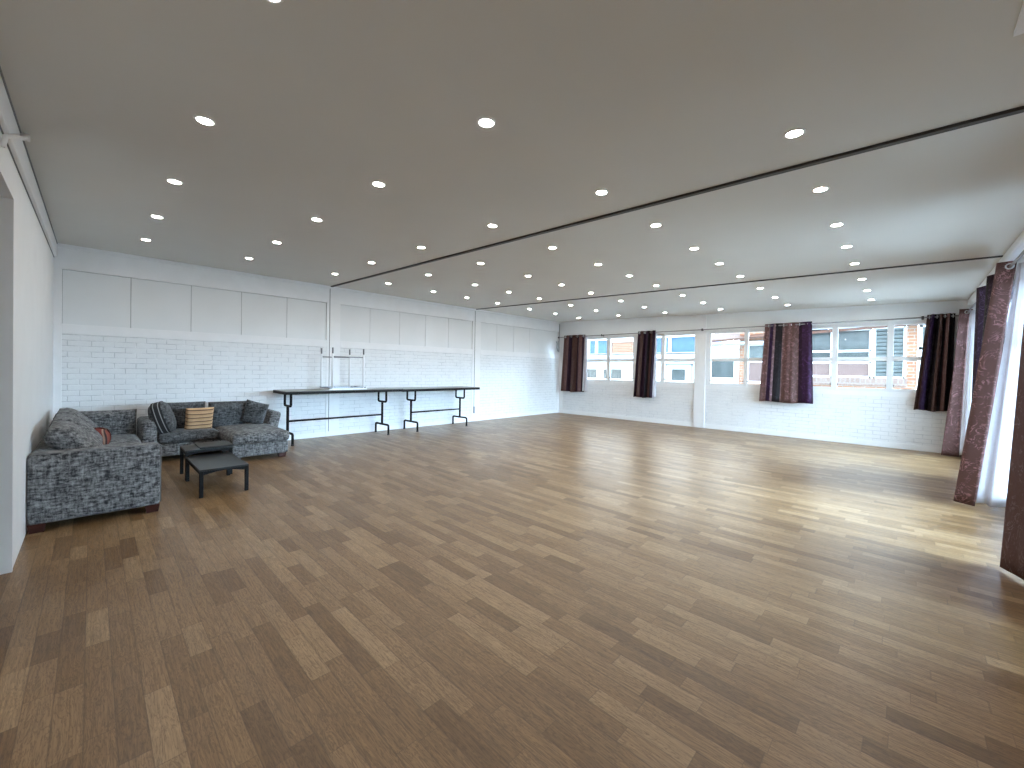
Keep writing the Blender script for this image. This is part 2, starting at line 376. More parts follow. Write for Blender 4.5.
# partition tracks: black strip over the ceiling, thin channel down the brick wall
for i, (yy, zlow, xe, wd, dp) in enumerate(((3.355, .10, XR - .09, .021, .018), (7.198, .26, .755, .018, .014))):
    m = MB(); m.clayer(X0, xe, yy - wd, yy + wd, -dp, .002); struct(m.build('trim_%d' % (3 + i), M['track_black']))
    m = MB(); m.ctop(X0, X0 + .006, yy - .024, yy - .014, zlow, -.02); struct(m.build('trim_%d' % (5 + i), M['groove_dark']))
box('trim_7', M['grey_plastic'], (X0, X0 + .03, 7.16, 7.2, .22, .40))['kind'] = 'structure'

# doorway wall (south)
m = MB()
m.ctop(X0 - .25, -4.265, YL - .2, YL, 0); m.ctop(-4.265, -3.05, YL - .2, YL, 2.485); m.ctop(-3.05, XR + .25, YL - .2, YL, 0)
struct(m.build('wall_south', M['white_paint']))
m = MB(); m.ctop(X0 - .25, XR + .25, YL - 1.9, YL - 1.75, 0); m.ctop(X0 - .25, X0 - .1, YL - 1.75, YL - .2, 0); m.ctop(XR + .1, XR + .25, YL - 1.75, YL - .2, 0)
struct(m.build('wall_corridor', M['white_paint']))
m = MB(); m.box(-4.278, -4.25, YL - .21, YL + .004, 0, 2.47); m.box(-4.278, -3.04, YL - .21, YL + .004, 2.47, 2.497); m.box(-3.065, -3.04, YL - .21, YL + .004, 0, 2.47)
struct(m.build('door_frame_1', M['trim_paint']))
m = MB(); m.clayer(X0, XR, YL, YL + .030, -.195, 0); struct(m.build('trim_8', M['trim_paint'], bevel=.006))
m = MB(); m.clayer(X0 + .03, XR, YL + .030, YL + .036, -.016, 0); struct(m.build('trim_9', M['groove_dark']))  # dark strip standing in for the shadow line where cornice meets ceiling
m = MB(); m.clayer(X0, XR, YL, YL + .007, -.201, -.194); struct(m.build('trim_10', M['groove_dark']))
m = MB()
zz = lambda x, d: zc(x, 0) - d
m.tube([(-4.27, YL + .03, zz(-4.27, .0)), (-4.25, YL + .052, zz(-4.25, .03)), (-4.1, YL + .052, zz(-4.1, .09)), (-3.76, YL + .05, zz(-3.76, .20)), (-3.70, YL + .02, zz(-3.7, .235)), (-3.69, YL + .01, zz(-3.7, .30))], .013, 10)
pc = m.build('pipe', M['trim_paint']); pc.name = 'cable_conduit'
tag(pc, 'short white conduit clipped over the cornice above the doorway at far left', 'conduit')
m = MB(); m.tube([(-4.25, YL + .030, zz(-4.25, .03)), (-4.25, YL + .072, zz(-4.25, .03))], .022, 12); k = m.build('clip', M['trim_paint'], pc)

# window wall (north)
BAY1 = (-8.23, -3.93); BAY2 = (-3.70, .63)
m = MB()
m.box(X0 - .25, XR + .25, Y1 + .012, Y1 + .2, 0, 1.09)
m.ctop(X0 - .25, XR + .25, Y1, Y1 + .2, 2.47)
for a, b in ((X0 - .25, BAY1[0]), (BAY1[1], BAY2[0]), (BAY2[1], XR + .25)): m.box(a, b, Y1, Y1 + .2, 0, 2.47)
wn = struct(m.build('wall_north', M['white_paint']))
for a, b in (BAY1, BAY2): box('brick_panel', M['brick_north'], (a + .02, b - .02, Y1 - .002, Y1 + .013, .11, 1.0), wn)
m = MB(); m.box(-3.965, -3.695, Y1 - .035, Y1, 0, 2.47); m.ctop(-3.965, -3.695, Y1 - .035, Y1, 2.47); struct(m.build('trim_11', M['trim_paint'], bevel=.004))
m = MB(); m.box(X0, -3.965, Y1 - .014, Y1 + .013, 0, .11); m.box(-3.695, XR, Y1 - .014, Y1 + .013, 0, .11); struct(m.build('baseboard_north', M['trim_paint'], bevel=.003))
m = MB()
for a, b in ((X0, -3.965), (-3.695, XR)): m.box(a, b, Y1 - .012, Y1 + .013, 1.0, 1.09)
struct(m.build('trim_12', M['trim_paint'], bevel=.003))
m = MB(); m.clayer(X0 + .03, XR, Y1 - .02, Y1, -.03, 0); struct(m.build('trim_13', M['trim_paint']))

def window(n, spans, x0, x1):
    m = MB(); f0, f1 = Y1 + .02, Y1 + .075
    m.box(x0, x1, Y1 - .004, Y1 + .19, 1.07, 1.10)                    # sill board
    m.box(x0, x1, f0, f1, 1.10, 1.155); m.box(x0, x1, f0, f1, 2.405, 2.47)
    e = [x0] + [v for s in spans for v in s] + [x1]
    for a, b in zip(e[::2], e[1::2]): m.box(a, b, f0 - .012, f1, 1.10, 2.47)
    for a, b in spans: m.box(a, b, f0 + .004, f1 - .006, 1.705, 1.785)
    w = struct(m.build('window_%d' % n, M['window_white'], bevel=.004))
    for a, b in spans:
        for z0, z1 in ((1.155, 1.705), (1.785, 2.405)):
            m = MB(); m.box(a, b, f0 + .028, f0 + .032, z0, z1); m.build('pane', M['glass'], w)
        for xx in (a + .012, b - .012):
            m = MB(); m.box(xx - .008, xx + .008, f0 - .022, f0, 1.20, 1.235); m.build('catch', M['dark_plastic'], w)
window(1, [(-8.17, -7.47), (-7.37, -6.585), (-6.47, -5.715)], -8.23, -5.63)
window(2, [(-5.55, -4.88), (-4.78, -3.985)], -5.63, -3.93)
window(3, [(-3.585, -2.825), (-2.745, -2.0)], -3.70, -1.945)
window(4, [(-1.89, -1.155), (-1.06, -.295), (-.20, .565)], -1.945, .63)

# curtain wall (east): low kerb, tall glazing, head
m = MB()
GL = [(3.35, 6.95), (7.1, 10.6)]
m.box(XR, XR + .2, YL - .2, Y1 + .25, 0, .10); m.ctop(XR, XR + .2, YL - .2, Y1 + .25, 2.46)
e = [YL - .2] + [v for s in GL for v in s] + [Y1 + .25]
for a, b in zip(e[::2], e[1::2]): m.box(XR, XR + .2, a, b, .1, 2.46)
struct(m.build('wall_east', M['white_paint']))
m = MB(); m.clayer(XR - .11, XR, YL, Y1, -.10, 0); struct(m.build('trim_14', M['trim_paint'], bevel=.02))
for n, (a, b) in enumerate(GL):
    m = MB(); k = max(1, round((b - a) / 1.2)); w_ = (b - a) / k; f0, f1 = XR + .05, XR + .12
    m.box(XR - .01, f1, a, b, .10, .17); m.box(f0, f1, a, b, 2.38, 2.46)
    for i in range(k + 1):
        c = a + i * w_; m.box(f0, f1, max(a, c - .04), min(b, c + .04), .1, 2.46)
    m.box(f0 + .01, f1 - .01, a, b, 1.80, 1.86)
    wv = struct(m.build('window_%d' % (5 + n), M['window_white'], bevel=.004))
    for i in range(k):
        for z0, z1 in ((.17, 1.80), (1.86, 2.38)):
            m = MB(); m.box(f0 + .03, f0 + .034, a + i * w_ + .04, a + (i + 1) * w_ - .04, z0, z1); m.build('pane', M['glass'], wv)
# ceiling hatch at the near right
m = MB(); x0, x1, y0, y1 = .285, .74, 1.95, 2.615
m.clayer(x0, x1, y1 - .025, y1, -.014, 0); m.clayer(x0, x1, y0, y0 + .025, -.014, 0); m.clayer(x0, x0 + .025, y0 + .025, y1 - .025, -.014, 0); m.clayer(x1 - .025, x1, y0 + .025, y1 - .025, -.014, 0)
ha = m.build('ceiling_hatch', M['trim_paint']); tag(ha, 'framed square hatch set in the ceiling at top right corner', 'hatch')
m = MB(); m.clayer(x0 + .034, x1 - .034, y0 + .034, y1 - .034, -.008, 0); m.build('hatch_panel', M['ceiling_paint'], ha)

# ------------------------------------------------------------------ downlights
LX = [-.505, -1.815, -3.115, -4.426, -5.736, -7.047]
LY = [.476, 1.618, 2.885, 3.883, 4.899, 5.787, 6.728, 7.873, 8.96, 10.081]
ORD_X = ['sixth', 'fifth', 'fourth', 'third', 'second', 'first']
ROWS = ['row nearest the doorway wall', 'middle row before the black track nearest the doorway', 'row just before the black track nearest the doorway',
        'row just past the black track nearest the doorway', 'second row past the black track nearest the doorway', 'third row past the black track nearest the doorway',
        'row just before the black track nearest the windows', 'row just past the black track nearest the windows', 'middle row of the window bay', 'row nearest the window wall']
tilt = (math.atan(-.001026), math.atan(.025285), 0)
proto = None
for j, y in enumerate(LY):
    for i, x in enumerate(LX):
        if i == 0 and j == 0: continue
        z = zc(x, y)
        lab = '%s downlight out from the brick wall, %s' % (ORD_X[i], ROWS[j])
        if proto is None:
            t = thing('ceiling_downlight', lab, 'ceiling light', (0, 0, 0), 'recessed downlights in the ceiling')
            q = MB(); q.lathe((0, 0, 0), [(.039, -.002), (.041, -.007), (.048, -.007), (.054, -.004), (.055, .004)], 28); q.build('bezel', M['bezel'], t)
            q = MB(); vs = [q.bm.verts.new((.040 * math.cos(2 * PI * k / 20), .040 * math.sin(2 * PI * k / 20), -.0045)) for k in range(20)]; q.bm.faces.new(vs[::-1])
            me = bpy.data.meshes.new('lens'); q.bm.to_mesh(me); q.bm.free(); lo = bpy.data.objects.new('lens', me); COL.objects.link(lo); me.materials.append(M['lens']); lo.parent = t
            proto = t; kids = list(t.children)
        else:
            t = proto.copy(); COL.objects.link(t); t['label'] = lab
            for c in kids:
                d = c.copy(); COL.objects.link(d); d.parent = t
        t.location = (x, y, z); t.rotation_euler = (-.001026, .025285, 0)

# ------------------------------------------------------------------ sofas
def T(loc, rz=0, rx=0, ry=0): return Matrix.Translation(loc) @ Matrix.Rotation(rz, 4, 'Z') @ Matrix.Rotation(ry, 4, 'Y') @ Matrix.Rotation(rx, 4, 'X')
ch, chd = M['chenille'], M['chenille_dark']
def block_leg(x, y, t):
    m = MB(); m.hexa([(x - .042, y - .042, 0), (x + .042, y - .042, 0), (x + .042, y + .042, 0), (x - .042, y + .042, 0), (x - .052, y - .052, .072), (x + .052, y - .052, .072), (x + .052, y + .052, .072), (x - .052, y + .052, .072)]); m.build('leg', M['red_wood'], t)
s1 = thing('sofa', 'grey mottled sofa with square arms standing along the left wall', 'sofa', (-6.7, .05, 0))
m = MB(); m.rbox(-8.20, -5.12, -.350, .445, .068, .27, .02, 8); m.build('base', ch, s1)
m = MB(); m.rbox(-5.27, -5.08, -.363, .462, .064, .645, .035, 10); m.build('arm', ch, s1)
m = MB(); m.rbox(-8.24, -8.05, -.357, .445, .068, .645, .035, 10); m.build('arm', ch, s1)
m = MB(); m.rbox(-8.18, -5.14, -.357, -.19, .20, .63, .03, 10); m.build('backrest', ch, s1)
for k in range(3):
    a = -8.04 + k * .925; m = MB(); m.rbox(a, a + .92, -.19, .46, .25, .40, .05, 10, (0, .01, .02)); m.build('seat_cushion', ch, s1)
for x in (-5.135, -8.12):
    for y in (-.308, .405): block_leg(x, y, s1)
m = MB(); r = .004
m.tube([(-5.092, .464, .09), (-5.092, .464, .61), (-5.092, .440, .643), (-5.092, -.34, .646)], r, 6); m.build('piping', M['piping'], s1)

def cushion(name, label, w, h, t, mt, mat, group=None, cat='cushion', **kw):
    m = MB(); m.pillow(w, h, t, mt, **kw); o = m.build(name, mat); tag(o, label, cat, group); return o
RX = lambda d: Matrix.Rotation(math.radians(d), 4, 'X')
RY = lambda d: Matrix.Rotation(math.radians(d), 4, 'Y')
for k, (xc, lab) in enumerate(((-5.72, 'grey loose back cushion nearest the camera on the left wall sofa'), (-6.55, 'grey loose back cushion in the middle of the left wall sofa'), (-7.36, 'grey loose back cushion farthest along the left wall sofa'))):
    cushion('back_cushion', lab, .76, .52, .24, T((xc, -.100 - .008 * k, .615)) @ RX(40), ch, 'loose cushions leaning along the left wall sofa', n=18, pinch=.05, expo=4)
cushion('back_cushion', 'wide grey cushion facing the camera at the far end of left sofa', .60, .42, .18, T((-7.93, .155, .548), PI / 2) @ RX(10), ch, None, n=18, pinch=.02, expo=6)
cushion('throw_pillow', 'small red and cream striped pillow lying on the left wall sofa', .24, .25, .12, T((-7.05, .055, .500), math.radians(76)) @ RX(20), M['red_stripe'], cat='pillow', rnd=.8, seam=.03)

s2 = thing('chaise_sofa', 'grey mottled sofa with a chaise on its right, against the white brick wall', 'sofa', (-7.8, 1.35, 0))
m = MB(); m.rbox(-8.34, -7.60, .48, 1.40, .075, .26, .02, 8); m.build('base', ch, s2)
m = MB(); m.rbox(-8.34, -6.87, 1.38, 2.13, .068, .26, .02, 8); m.build('chaise_base', ch, s2)
m = MB(); m.rbox(-8.345, -8.15, .48, 2.20, .075, .60, .04, 10); m.build('backrest', chd, s2)
m = MB(); m.rbox(-8.34, -7.57, .475, .655, .075, .61, .06, 12); m.build('arm', ch, s2)
sh = Matrix.Translation((0, 2.15, .29)) @ RX(-12) @ Matrix.Translation((0, -2.15, -.29))
m = MB(); m.rbox(-8.34, -7.74, 2.06, 2.23, .22, .63, .05, 12, mtx=sh); m.build('arm', ch, s2)
m = MB(); m.rbox(-8.15, -7.56, .66, 1.375, .255, .405, .055, 12, (.01, 0, .022)); m.build('seat_cushion', chd, s2)
m = MB(); m.rbox(-8.15, -6.83, 1.38, 2.145, .255, .41, .055, 12, (.012, .008, .022)); m.build('chaise_cushion', ch, s2)
for x, y in ((-6.95, 2.06), (-6.95, 1.46), (-7.68, .56), (-8.26, .56), (-8.26, 2.06)): block_leg(x, y, s2)
g = 'loose back cushions of the chaise sofa'
cushion('back_cushion', 'dark grey back cushion behind the tan striped pillow', .55, .46, .18, T((-8.02, .985, .600), PI / 2) @ RX(12), chd, g, n=18, pinch=.02, expo=6)
cushion('back_cushion', 'dark grey back cushion just right of the tan striped pillow', .54, .45, .18, T((-8.02, 1.565, .590), PI / 2) @ RX(12), chd, g, n=18, pinch=.02, expo=6)
cushion('throw_pillow', 'tan pillow with brown stripes standing on the chaise sofa', .35, .385, .12, T((-7.76, 1.150, .565), PI / 2 + .06) @ RX(17), M['tan_stripe'], cat='pillow', pinch=.02, expo=5)
# left pillow with a striped side band
PW, SM, RN = .47, .11, .75
mt = T((-7.80, .725, .615), math.radians(166)) @ RX(-17)
m = MB(); m.pillow(PW, PW, .14, mt, n=16, pinch=.0, seam=SM, expo=2.4, rnd=RN)
lp = m.build('throw_pillow', chd); tag(lp, 'grey pillow with striped black side band at left arm of chaise sofa', 'pillow')
m = MB(); n = 16
edge = [(i, 0) for i in range(n)] + [(n, j) for j in range(n)] + [(n - i, n) for i in range(n)] + [(0, n - j) for j in range(n)]
def ept(side, i, j, off=.006):
    a = -1 + 2 * i / n; b = -1 + 2 * j / n; h = PW / 2
    v = Vector((a * h * (1 - RN) + RN * h * a * math.sqrt(1 - b * b / 2), 0, b * h * (1 - RN) + RN * h * b * math.sqrt(1 - a * a / 2))); v += v.normalized() * off
    return mt @ Vector((v.x, side * (SM / 2 + .002), v.z))
ra = [[m.bm.verts.new(ept(s_, i, j)) for i, j in edge] for s_ in (1, -1)]
for k in range(len(edge)):
    k2 = (k + 1) % len(edge); f = m.bm.faces.new((ra[0][k], ra[0][k2], ra[1][k2], ra[1][k]))
    for l, uv in zip(f.loops, ((0, 0), (0, 1), (1, 1), (1, 0))): l[m.uv].uv = uv
m.build('side_band', M['band_stripe'], lp)['label'] = 'black and grey striped side band'
# right pillow, tipped on its corner, pale piping on the far edge
mt = T((-7.84, 1.905, .610), PI / 2 - .45) @ RX(13) @ RY(17)
m = MB(); m.pillow(.33, .40, .13, mt, n=16, pinch=.03, expo=3.5); rp = m.build('throw_pillow', chd); tag(rp, 'dark grey pillow tilted against the right arm of chaise sofa', 'pillow')
m = MB(); m.tube([mt @ Vector((.165 * (1 - .03 * (1 - t * t)), 0, t * .20)) for t in [-1 + .2 * k for k in range(11)]], .006, 6); m.build('piping', M['piping'], rp)

# ------------------------------------------------------------------ coffee tables
def coffee(label, x0, x1, y0, y1, h, lt=.035):
    t = thing('coffee_table', label, 'coffee table', ((x0 + x1) / 2, (y0 + y1) / 2, 0))
    bt = M['black_table']
    m = MB(); m.box(x0, x1, y0, y1, h - .018, h); m.build('tabletop', bt, t, bevel=.003)
    for x in (x0, x1 - lt):
        for y in (y0, y1 - lt): m = MB(); m.box(x, x + lt, y, y + lt, 0, h - .018); m.build('leg', M['black_metal'], t, bevel=.003)
    for y in (y0 + .006, y1 - .024): m = MB(); m.box(x0 + lt, x1 - lt, y, y + .018, h - .055, h - .018); m.build('rail', M['black_metal'], t)
    for x in (x0 + .006, x1 - .024):
        m = MB(); P = [(y0 + lt, h - .058), (y0 + .15, h - .036), ((y0 + y1) / 2, h - .030), (y1 - .15, h - .036), (y1 - lt, h - .058)]
        vs_ = [[m.bm.verts.new((xx, y, z)) for xx, z in ((x, zl), (x + .018, zl), (x + .018, h - .018), (x, h - .018))] for y, zl in P]
        for A, B in zip(vs_, vs_[1:]):
            for k in range(4): m.bm.faces.new((A[k], A[(k + 1) % 4], B[(k + 1) % 4], B[k]))
        m.bm.faces.new(vs_[0]); m.bm.faces.new(vs_[-1]); m.build('rail', M['black_metal'], t)
    return t
coffee('low black rectangular coffee table nearest the camera', -6.20, -5.29, .79, 1.235, .295)
coffee('taller small black coffee table behind the low one', -6.66, -6.215, .79, 1.27, .36)
m = MB(); m.rbox(-6.62, -6.20, .93, 1.28, .3605, .385, .012, 8)
tr = m.build('serving_board', M['black_table']); tag(tr, 'flat black board lying on the taller small coffee table', 'board')

# ------------------------------------------------------------------ trestle tables
def trestle(label, y0, y1, la, lb, zt):
    t = thing('trestle_table', label, 'trestle table', (-8.0, (y0 + y1) / 2, 0), 'trestle tables along the brick wall')
    XM = -8.02; bk = M['black_metal']
    m = MB(); m.box(-8.355, -7.665, y0, y1, zt - .012, zt); m.build('tabletop', M['table_laminate'], t, bevel=.002)
    m = MB(); m.box(-8.36, -7.66, y0 - .004, y1 + .004, zt - .058, zt - .011); m.build('edge_band', bk, t, bevel=.004)
    r = .021
    for yl in (la, lb):
        m = MB()
        zb = .685; w = .165; c = .03
        m.tube([(XM - w, yl, zt - .055), (XM - w, yl, zb + c), (XM - w + c * .3, yl, zb + c * .3), (XM - w + c, yl, zb), (XM + w - c, yl, zb), (XM + w - c * .3, yl, zb + c * .3), (XM + w, yl, zb + c), (XM + w, yl, zt - .055)], r, 10)
        m.tube([(XM, yl, zb), (XM, yl, .205)], r * 1.15, 10)
        f = .27
        m.tube([(XM - f, yl, .012), (XM - f, yl, .205 - c), (XM - f + c * .3, yl, .205 - c * .3), (XM - f + c, yl, .205), (XM + f - c, yl, .205), (XM + f - c * .3, yl, .205 - c * .3), (XM + f, yl, .205 - c), (XM + f, yl, .012)], r, 10)
        lg = m.build('leg', bk, t)
        for sx in (-1, 1):
            q = MB(); q.tube([(XM + sx * f, yl, 0), (XM + sx * f, yl, .03)], r * 1.2, 10); q.build('foot_cap', M['dark_plastic'], lg)
    m = MB(); m.tube([(XM, la, .405), (XM, lb, .405)], .017, 10); m.tube([(XM, la - .0, .385), (XM, la, .425)], .022, 10); m.tube([(XM, lb, .385), (XM, lb, .425)], .022, 10); m.build('stretcher', bk, t)
    return t
trestle('long black trestle table with the upturned white table on it', 2.325, 4.60, 2.47, 4.317, .965)
trestle('shorter black trestle table beyond, with nothing on it', 4.612, 6.755, 5.02, 6.42, .957)

# upturned small table
XA_, XB_, YA_, YB_ = -8.22, -7.73, 3.10, 3.80; zt = .966
t = thing('upturned_table', 'small white table turned upside down on the long trestle table', 'table', (-7.975, 3.45, zt))
m = MB(); m.box(XA_ - .02, XB_ + .02, YA_ - .02, YB_ + .02, zt, zt + .028); m.build('tabletop', M['silver_paint'], t, bevel=.004)
m = MB()
for a in ((XA_, XA_ + .02, YA_, YB_), (XB_ - .02, XB_, YA_, YB_), (XA_, XB_, YA_, YA_ + .02), (XA_, XB_, YB_ - .02, YB_)): m.box(*a, zt + .028, zt + .05)
m.build('apron', M['grey_ferrule'], t)
LEGS = [(XA_ + .015, YA_ + .02), (XB_ - .015, YA_ + .05), (XB_ - .015, YB_ - .045), (XA_ + .015, YB_ - .12)]
for x, y in LEGS:
    m = MB(); m.tube([(x, y, zt + .028), (x, y, zt + .69)], .018, 12); lg = m.build('leg', M['silver_paint'], t)
    m = MB(); m.tube([(x, y, zt + .69), (x, y, zt + .785), (x, y, zt + .80)], [.015, .015, .018], 12); m.build('ferrule', M['grey_ferrule'], lg)
m = MB(); zz = zt + .63
pts = [(x, y, zz) for x, y in LEGS]
for a, b in ((0, 3), (1, 2)): m.tube([pts[a], pts[b]], .010, 8)
m.build('stretcher', M['grey_ferrule'], t)

# ------------------------------------------------------------------ curtains
def poly(pts, n, rnd=3):
    P = [Vector((*p, 0)) for p in pts]; L = [0]
    for a, b in zip(P, P[1:]): L.append(L[-1] + (b - a).length)
    out = []
    for i in range(n + 1):
        s = L[-1] * i / n; k = 0
        while k < len(P) - 2 and L[k + 1] < s: k += 1
        f = (s - L[k]) / max(1e-6, L[k + 1] - L[k]); out.append(P[k].lerp(P[k + 1], f))
    for _ in range(rnd):
        out = [out[0]] + [(a + b * 2 + c) / 4 for a, b, c in zip(out, out[1:], out[2:])] + [out[-1]]
    return out
def drape(top, bot, zt, zb, waves, at, ab, n=96, rows=18, ph=0, hem=.01, rnd=3, flare=1.0):
    A = poly(top, n, rnd); B = poly(bot, n, rnd); m = MB(); G = []
    dA = (A[-1] - A[0]).normalized(); nA = Vector((-dA.y, dA.x, 0))
    for r in range(rows + 1):
        v = r / rows; row = []
        for i in range(n + 1):
            u = i / n; p = A[i].lerp(B[i], v ** flare)
            amp = at + (ab - at) * v
            w = math.sin(2 * PI * waves * u + ph) + .25 * math.sin(2 * PI * waves * 2.3 * u + 1.3 + v * 1.5)
            p = p + nA * amp * w
            z = zt + (zb - zt) * v + (hem * math.sin(9 * u + ph) * v ** 3)
            row.append((m.bm.verts.new((p.x, p.y, z)), (u, v)))
        G.append(row)
    for r in range(rows):
        for i in range(n):
            q = (G[r][i], G[r][i + 1], G[r + 1][i + 1], G[r + 1][i]); f = m.bm.faces.new([a for a, _ in q]); f.smooth = True
            for l, (_, uv) in zip(f.loops, q): l[m.uv].uv = uv
    return m
YR = Y1 - .12
def rings(t, pts, axis):
    for p in pts:
        m = MB(); m.torus(p, axis, .026, .0065); m.build('eyelet', M['chrome'], t)
def curtain_n(label, ta, tb, ba, bb, zb, waves, bands, vine=.3, ph=0, at=.045, ab=.05, lining=None):
    t = thing('curtain', label, 'curtain', ((ta + tb) / 2, YR, zb), 'short curtains on the window wall')
    m = drape([(ta, YR), (tb, YR)], [(ba, YR + .0), (bb, YR)], 2.555, zb, waves, at, ab, ph=ph)
    m.build('cloth', cloth('curtain_cloth', bands, vine), t, solid=.005)
    if lining:
        m = drape([(lining[0], YR + .02), (lining[1], YR + .05)], [(lining[2], YR + .0), (lining[3], YR + .06)], 2.53, zb + .03, 1, .008, .012, n=24)
        m.build('lining', M['liner'], t, solid=.004)['label'] = 'white lining'
    rings(t, [(ta + (tb - ta) * (k + .5) / (waves * 2), YR, 2.505) for k in range(int(waves * 2))], (1, 0, 0))
    return t
curtain_n('mauve and plum striped short curtain at far left, next to brick wall corner', -8.11, -7.29, -8.21, -7.30, .735, 3.5,
          [(0, MAUVE), (.26, PLUM), (.42, BROWN), (.62, PLUM), (.72, MAUVE), (.86, PLUM), (.93, MAUVE)], .15, lining=(-7.31, -7.23, -7.36, -7.21))
curtain_n('narrow dark plum curtain between the two left windows', -5.507, -4.99, -5.615, -5.06, .69, 3,
          [(0, PLUM), (.18, BROWN), (.34, PLUM), (.62, BLACK), (.70, MAUVE), (.84, BLACK), (.94, PLUM)], .15, lining=(-5.0, -4.97, -5.07, -4.98))
curtain_n('wide flat curtain of brown, black and plum patterned stripes, in mid window wall', -2.372, -1.492, -2.459, -1.44, .775, 3,
          [(0, MAUVE), (.09, LILAC), (.12, PURPLE), (.20, LILAC), (.25, BLACK), (.39, (.140, .080, .078)), (.57, (.105, .055, .050)), (.73, PLUM), (.80, (.036, .013, .044)), (.97, PLUM)], .65, at=.026, ab=.03)
curtain_n('dark curtain of black and plum folds right of the right-hand window', .25, .60, .10, .585, .775, 3.5,
          [(0, BROWN), (.13, PURPLE), (.27, BLACK), (.47, BROWN), (.60, BLACK), (.70, MAUVE), (.80, BLACK)], .1, at=.04)

def curtain_e(label, top, bot, bands, vine, lt=None, lb=None, zt=2.575, ringpts=(), n=120, lw=1.3):
    t = thing('long_curtain', label, 'curtain', (bot[0][0], bot[0][1], 0), 'full length curtains on the right wall')
    m = drape(top, bot, zt, .018, 2, .004, .014, n=n, rows=22, hem=.006, rnd=4); m.build('cloth', cloth('long_curtain_cloth', bands, vine), t, solid=.006)
    if lt:
        m = drape(lt, lb, zt - .03, .05, lw, .004, .022, n=48, rows=22, hem=.01, rnd=1); m.build('lining', M['liner'], t, solid=.004)['label'] = 'white lining'
    rings(t, ringpts, (.25, 1, 0))
    return t
curtain_e('long mauve patterned curtain in the far corner beside the window wall',
          [(.80, 10.78), (.70, 10.62), (.79, 10.50), (.625, 10.40), (.735, 10.41)], [(.80, 10.80), (.66, 10.70), (.76, 10.62), (.455, 10.52), (.665, 10.50)],
          [(0, BROWN), (.5, MAUVE)], .75, [(.745, 10.41), (.80, 10.36)], [(.675, 10.50), (.80, 10.40)], ringpts=[(.715, 10.40, 2.52)])
curtain_e('long curtain with plum folds and a glossy mauve front, middle of right wall',
          [(.80, 8.22), (.62, 8.08), (.79, 7.72), (.635, 7.2), (.79, 6.9), (.63, 6.42), (.765, 6.40)], [(.76, 8.45), (.60, 8.3), (.74, 7.95), (.56, 7.5), (.70, 7.15), (.40, 6.69), (.545, 6.60)],
          [(0, PLUM), (.14, PURPLE), (.26, PLUM), (.40, BLACK), (.56, PLUM), (.68, MAUVE)], .8, [(.772, 6.42), (.815, 6.38)], [(.555, 6.63), (.79, 6.62)], ringpts=[(.715, 6.38, 2.52), (.72, 7.0, 2.52)])
curtain_e('brown long curtain at the right picture edge, nearest the camera',
          [(.64, 4.76), (.66, 4.6), (.79, 4.40), (.64, 4.1), (.80, 3.7)], [(.515, 4.64), (.585, 4.43), (.74, 4.30), (.58, 3.95), (.76, 3.55)],
          [(0, (.080, .034, .029)), (.6, BROWN)], .03, ringpts=[(.72, 4.5, 2.52)])

# rods
def rod(label, a, b, along, brackets):
    t = thing('curtain_rod', label, 'curtain rod', a)
    m = MB(); m.tube([a, b], .0125, 12); m.build('rod', M['rod_steel'], t)
    A, B = Vector(a), Vector(b); d = (B - A).normalized()
    for p, s_ in ((A, -1), (B, 1)): m = MB(); m.tube([p, p + d * s_ * .015, p + d * s_ * .03, p + d * s_ * .05, p + d * s_ * .06], [.014, .024, .027, .02, .004], 12); m.build('finial', M['dark_plastic'], t)
    for p in brackets:
        m = MB(); e = Vector(p) + Vector(along)
        m.tube([Vector(p) + Vector((0, 0, -.012)), e + Vector((0, 0, -.012))], .008, 8); m.tube([Vector(p) - Vector((0, 0, .028)), Vector(p) + Vector((0, 0, .028))], .019, 10); m.tube([e - Vector((0, 0, .03)), e + Vector((0, 0, .03))], .014, 8)
        m.build('bracket', M['dark_plastic'], t)
    return t
rod('thin steel curtain rod running above all the windows of the window wall', (-8.30, YR, 2.505), (.70, YR, 2.505), (0, .112, 0), [(-6.69, YR, 2.505), (-3.76, YR, 2.505), (.19, YR, 2.505)])
rod('steel curtain rod running along the right wall', (.722, 10.70, 2.52), (.722, 3.5, 2.52), (.128, 0, 0), [(.722, 10.6, 2.52), (.722, 8.45, 2.52), (.722, 5.3, 2.52)])
# small grey device and cable near the far corner
m = MB(); m.tube([(X0 + .02, 10.72, 2.36), (X0 + .06, 10.70, 2.30), (X0 + .065, 10.69, 2.16), (X0 + .05, 10.74, 2.08), (X0 + .02, 10.79, 2.05)], .02, 10); m.tube([(X0 + .03, 10.83, 2.02), (X0 + .03, 10.83, 2.40)], .018, 8)
br_ = tag(m.build('wall_bracket', M['grey_plastic']), 'small grey bracket with a hook in the far corner beside the leftmost curtain', 'bracket')
m = MB(); m.tube([(X0 + .03, 10.85, 2.40), (X0 + .03, 10.85, zc(X0, 10.85) - .05)], .012, 8); m.build('rail', M['grey_plastic'], br_)

# ------------------------------------------------------------------ outside
m = MB(); m.box(-22, 14, YL - 2, 34, -.32, -.16); struct(m.build('ground', M['paving']))
